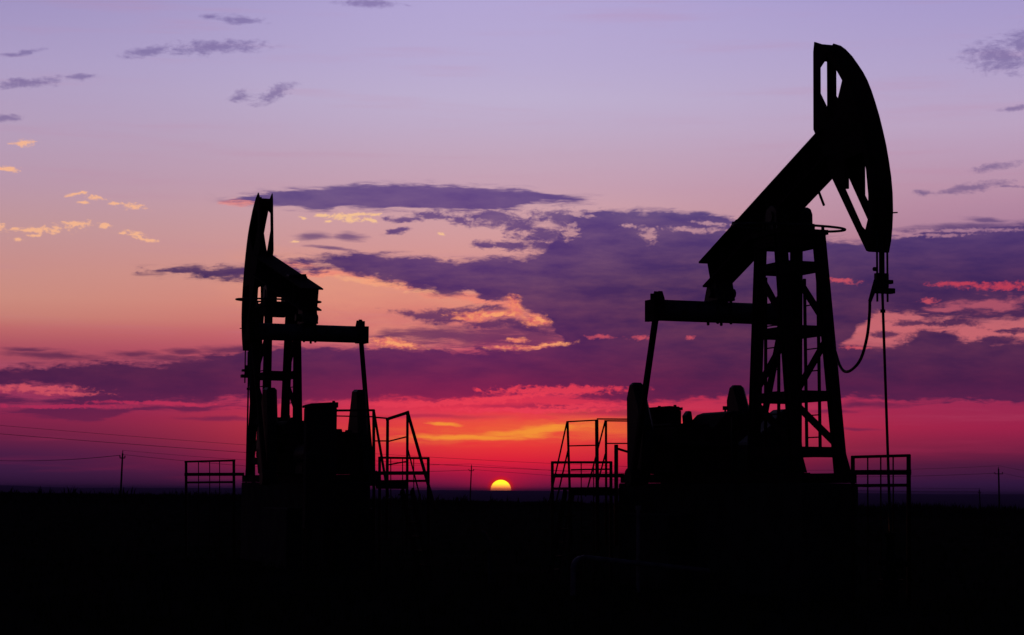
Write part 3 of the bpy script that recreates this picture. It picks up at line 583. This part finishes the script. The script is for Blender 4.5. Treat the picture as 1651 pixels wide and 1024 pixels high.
fence('small barred guard frame at the far left end of the left pumpjack', 300, 744.5, 52.5, 377, 742.5, 51.5, 765, 778, (320, 338, 354), 299, 392)

st = frame_at('service_stair', 'steel service stair with double handrails left of the right pumpjack', 'stair', 'steel service stairs by the pumpjacks', [
    ('post', [(915, 679, 41.0), (921.5, 880, 41.0)], 0.045), ('post', [(962, 677, 41.2), (964, 890, 41.2)], 0.066), ('post', [(977, 678, 42.0), (977.5, 880, 42.0)], 0.045), ('post', [(993.5, 717, 42.2), (993.5, 880, 42.2)], 0.075),
    ('handrail', [(914, 680, 41.0), (963, 677.5, 41.2)], 0.026), ('handrail', [(963, 675.5, 41.3), (1022, 676, 42.2)], 0.026), ('handrail', [(975, 678.5, 42.0), (1022, 679, 42.6)], 0.026),
    ('middle_rail', [(918, 719, 41.0), (961, 718, 41.2)], 0.024), ('middle_rail', [(979, 715, 42.0), (1020, 715, 42.6)], 0.024), ('handrail', [(994, 723, 42.2), (1020, 731, 42.6)], 0.045),
    ('slanting_rail', [(914, 681, 41.0), (885, 812, 40.0)], 0.030), ('slanting_rail', [(917, 721, 41.0), (892, 830, 40.2)], 0.030),
    ('slanting_rail', [(975.5, 680, 42.0), (944, 800, 41.0)], 0.030), ('slanting_rail', [(976, 732, 42.0), (958, 800, 41.3)], 0.030),
    ('low_rail', [(921, 757.5, 41.0), (985, 756.5, 41.4)], 0.03)])
def slab(parent, quad, z0, z1, nm, m=STEEL):
    c0 = parent.location; qs = [at(*q) for q in quad]; n = len(qs)
    G().add([(q.x - c0.x, q.y - c0.y, z - c0.z) for z in (z0, z1) for q in qs], [tuple(range(n))[::-1], tuple(range(n, 2 * n))] + [(i, (i + 1) % n, (i + 1) % n + n, i + n) for i in range(n)]).build(nm, m, parent)
slab(st, [(918, 790, 40.9), (978, 790, 40.9), (1008, 790, 42.4), (925, 790, 42.4)], 1.62, 1.76, 'deck')
for k_ in range(6): slab(st, [(884 + 6 * k_, 800, 40.0 + 0.15 * k_), (900 + 6 * k_, 800, 41.0 + 0.1 * k_), (905 + 6 * k_, 800, 41.0 + 0.1 * k_), (889 + 6 * k_, 800, 40.0 + 0.15 * k_)], 0.22 + 0.25 * k_, 0.25 + 0.25 * k_, 'tread', MATTE)
for a_, b_ in (((912, 790, 41.0), (884, 870, 40.0)), ((924, 790, 42.0), (900, 870, 41.0))):
    p_, q_ = at(*a_) - st.location, at(*b_) - st.location; q_.z = -0.05; G().bar(p_, q_, 0.04, 0.16).build('stringer', STEEL, st)
st = frame_at('service_stair', 'steel service stair with a thick slanting handrail right of the left pumpjack', 'stair', 'steel service stairs by the pumpjacks', [
    ('post', [(625, 674, 44.0), (623.5, 870, 44.0)], 0.058), ('post', [(657, 664, 42.6), (656, 880, 42.6)], 0.050), ('post', [(602.5, 661, 45.2), (603, 870, 45.2)], 0.06),
    ('handrail', [(624, 676, 44.0), (658, 665, 42.6)], 0.055), ('middle_rail', [(625, 712, 44.0), (657, 704, 42.6)], 0.026), ('low_rail', [(626, 749.5, 44.0), (656, 744, 42.6)], 0.026),
    ('handrail', [(606, 673, 45.2), (624, 674.5, 44.0)], 0.030), ('middle_rail', [(602, 711, 45.2), (624, 711, 44.0)], 0.026),
    ('handrail', [(530, 662, 46.2), (603, 661.5, 45.2)], 0.045), ('middle_rail', [(530, 670.5, 46.2), (604, 672, 45.2)], 0.026),
    ('slanting_rail', [(657, 664, 42.6), (702, 822, 41.2)], 0.060), ('slanting_rail', [(657, 722, 42.6), (680, 812, 41.6)], 0.028),
    ('slanting_rail', [(603, 664, 45.2), (626, 800, 44.2)], 0.050)])
slab(st, [(622, 790, 43.0), (656, 790, 42.5), (640, 790, 44.6), (606, 790, 45.0)], 1.72, 1.86, 'deck')
for k_ in range(6): slab(st, [(694 - 6 * k_, 800, 41.4 + 0.2 * k_), (676 - 6 * k_, 800, 42.6 + 0.2 * k_), (672 - 6 * k_, 800, 42.6 + 0.2 * k_), (690 - 6 * k_, 800, 41.4 + 0.2 * k_)], 0.24 + 0.27 * k_, 0.27 + 0.27 * k_, 'tread', MATTE)
for a_, b_ in (((664, 790, 42.5), (696, 870, 41.4)), ((648, 790, 43.6), (680, 870, 42.6))):
    p_, q_ = at(*a_) - st.location, at(*b_) - st.location; q_.z = -0.05; G().bar(p_, q_, 0.04, 0.16).build('stringer', STEEL, st)

# ------------------------------------------------------------------ flow line and marker on the ground
a = at(924, 955, 36.4); b = at(928, 915, 36.4); c_ = at(942, 899, 37.0); d_ = at(1320, 936, 39.0)
a.z = gz(a.x, a.y) - 0.1
pts = [a, Vector((a.x, a.y, b.z))]
for t in (0.25, 0.5, 0.75, 1.0): pts.append(Vector((a.x, a.y, b.z)) * (1 - t) ** 2 + Vector((a.x, a.y, c_.z)) * 2 * t * (1 - t) + c_ * t * t)
pts.append(d_ - Vector((0, 0, 0.04))); pts.append(d_ + Vector((0.35, 0.1, -0.5)))
tag(G().tube(pts, 0.045, 12).build('flow_line_pipe', mat('aluminium_paint', (0.32, 0.27, 0.33), 0.5)), 'bent pale pipe running low along the ground before the right pumpjack', 'pipe')
p = at(1029, 880, 37.5); zt = at(1029, 822, 37.5).z
mk = G().tube([(p.x, p.y, -0.1), (p.x, p.y, zt)], 0.035, 10).tube([(p.x, p.y, zt), (p.x, p.y, zt + 0.07)], 0.05, 10)
tag(mk.build('marker_post', mat('faded_paint', (0.38, 0.30, 0.34), 0.7)), 'short pale post standing behind the bent ground pipe', 'post')
a, b = at(775, 857, 40), at(790, 905, 40)
pts = [Vector((b.x, b.y, -0.1)), Vector((b.x, b.y, 0.3))] + [Vector((a.x, a.y, a.z)) * t * t + Vector((b.x, b.y, a.z)) * 2 * t * (1 - t) + Vector((b.x, b.y, 0.3)) * (1 - t) ** 2 for t in (0.25, 0.5, 0.75, 1)]
tag(G().tube(pts, 0.04, 10).build('vent_pipe', PIPE), 'small curved vent pipe in the dark grass between the pumpjacks', 'pipe')

# ------------------------------------------------------------------ power line
def pole(px, pyt, Y, bx, arm, label, r=0.16, lean=0.0):
    t_ = at(px, pyt, Y); b_ = at(bx, 800, Y); base = Vector((b_.x, Y, gz(b_.x, Y))); o = thing('utility_pole', base, label, 'utility pole', 'utility poles on the horizon')
    h = t_.z - base.z; dxx = t_.x - b_.x; dxx = dxx * h / max(t_.z - b_.z, 0.1)
    G().tube([(0, 0, -0.6), (dxx, 0, h)], r * 1.15, 10, r * 0.8).build('pole_shaft', WOOD, o)
    if arm:
        z = h - arm[1]; x = dxx * z / h
        G().bar((x - arm[0], 0, z), (x + arm[0], 0, z), 0.16, 0.14, up=(0, 1, 0)).build('crossarm', WOOD, o)
        for s_ in (-1, 1): G().tube([(x + s_ * arm[0], 0, z + 0.07), (x + s_ * arm[0], 0, z + 0.38)], 0.09, 8).build('insulator', IRON, o)
    G().tube([(dxx, 0, h), (dxx + 0.03, 0, h + 0.45)], 0.07, 8).build('insulator', IRON, o)
    return o
pole(197, 731, 350, 193.6, (0.40, 0.75), 'leaning wooden pole on the horizon at the far left')
pole(759, 752, 500, 757, (0.55, 1.0), 'wooden pole on the horizon just left of the setting sun')
pole(1610.5, 756, 480, 1611.5, (0.85, 1.1), 'tall wooden pole with crossarm on the horizon at the far right', 0.20)
pole(1581, 790, 640, 1581.5, (0.35, 0.9), 'short pole on the horizon left of the tall pole at far right', 0.20)
def wire(a, b, sag, r, label):
    A_, B_ = at(*a), at(*b); pts = [A_.lerp(B_, t / 28) - Vector((0, 0, 4 * sag * (t / 28) * (1 - t / 28))) for t in range(29)]
    g = G().tube(pts, r, 5, r * 1.6); tag(g.build('overhead_wire', WIRE), label, 'wire', 'overhead wires above the horizon')
wire((-80, 679, 220), (1611, 751, 480), 2.6, 0.016, 'highest overhead wire, sloping from the left edge to the right pole top')
wire((-80, 693, 220), (1605, 763, 480), 2.4, 0.022, 'second overhead wire, just under the highest one at the left edge')
wire((1611, 751, 480), (1760, 770, 420), 0.4, 0.022, 'upper wire from the tall right pole to the right edge')
wire((1617, 763, 480), (1760, 783, 420), 0.4, 0.022, 'lower wire from the tall right pole to the right edge')
wire((-90, 738, 350), (194, 734, 350), 0.7, 0.028, 'wire from the left edge to the leaning left pole')
wire((199, 733, 350), (755, 758, 500), 1.3, 0.028, 'crossarm wire between the leaning left pole and the pole near the sun')
wire((197, 726, 350), (759, 748, 500), 1.1, 0.020, 'top wire between the leaning left pole and the pole near the sun')
wire((762, 757, 500), (1578, 793, 640), 1.4, 0.030, 'crossarm wire from the pole near the sun towards the short right pole')
wire((759, 748, 500), (1581, 788, 640), 1.4, 0.020, 'top wire from the pole near the sun towards the short right pole')

# ------------------------------------------------------------------ dusk haze
hm = bpy.data.materials.new('haze'); hm.use_nodes = True; hm.node_tree.nodes.clear()
pv_ = hm.node_tree.nodes.new('ShaderNodeVolumePrincipled'); mo = hm.node_tree.nodes.new('ShaderNodeOutputMaterial')
pv_.inputs['Color'].default_value = (0.30, 0.26, 0.92, 1); pv_.inputs['Density'].default_value = 1.1e-4; pv_.inputs['Anisotropy'].default_value = 0.05
hm.node_tree.links.new(pv_.outputs[0], mo.inputs['Volume'])
tag(G().box((-16000, -16000, -90), (16000, 16000, 13)).build('haze', hm), kind='stuff')
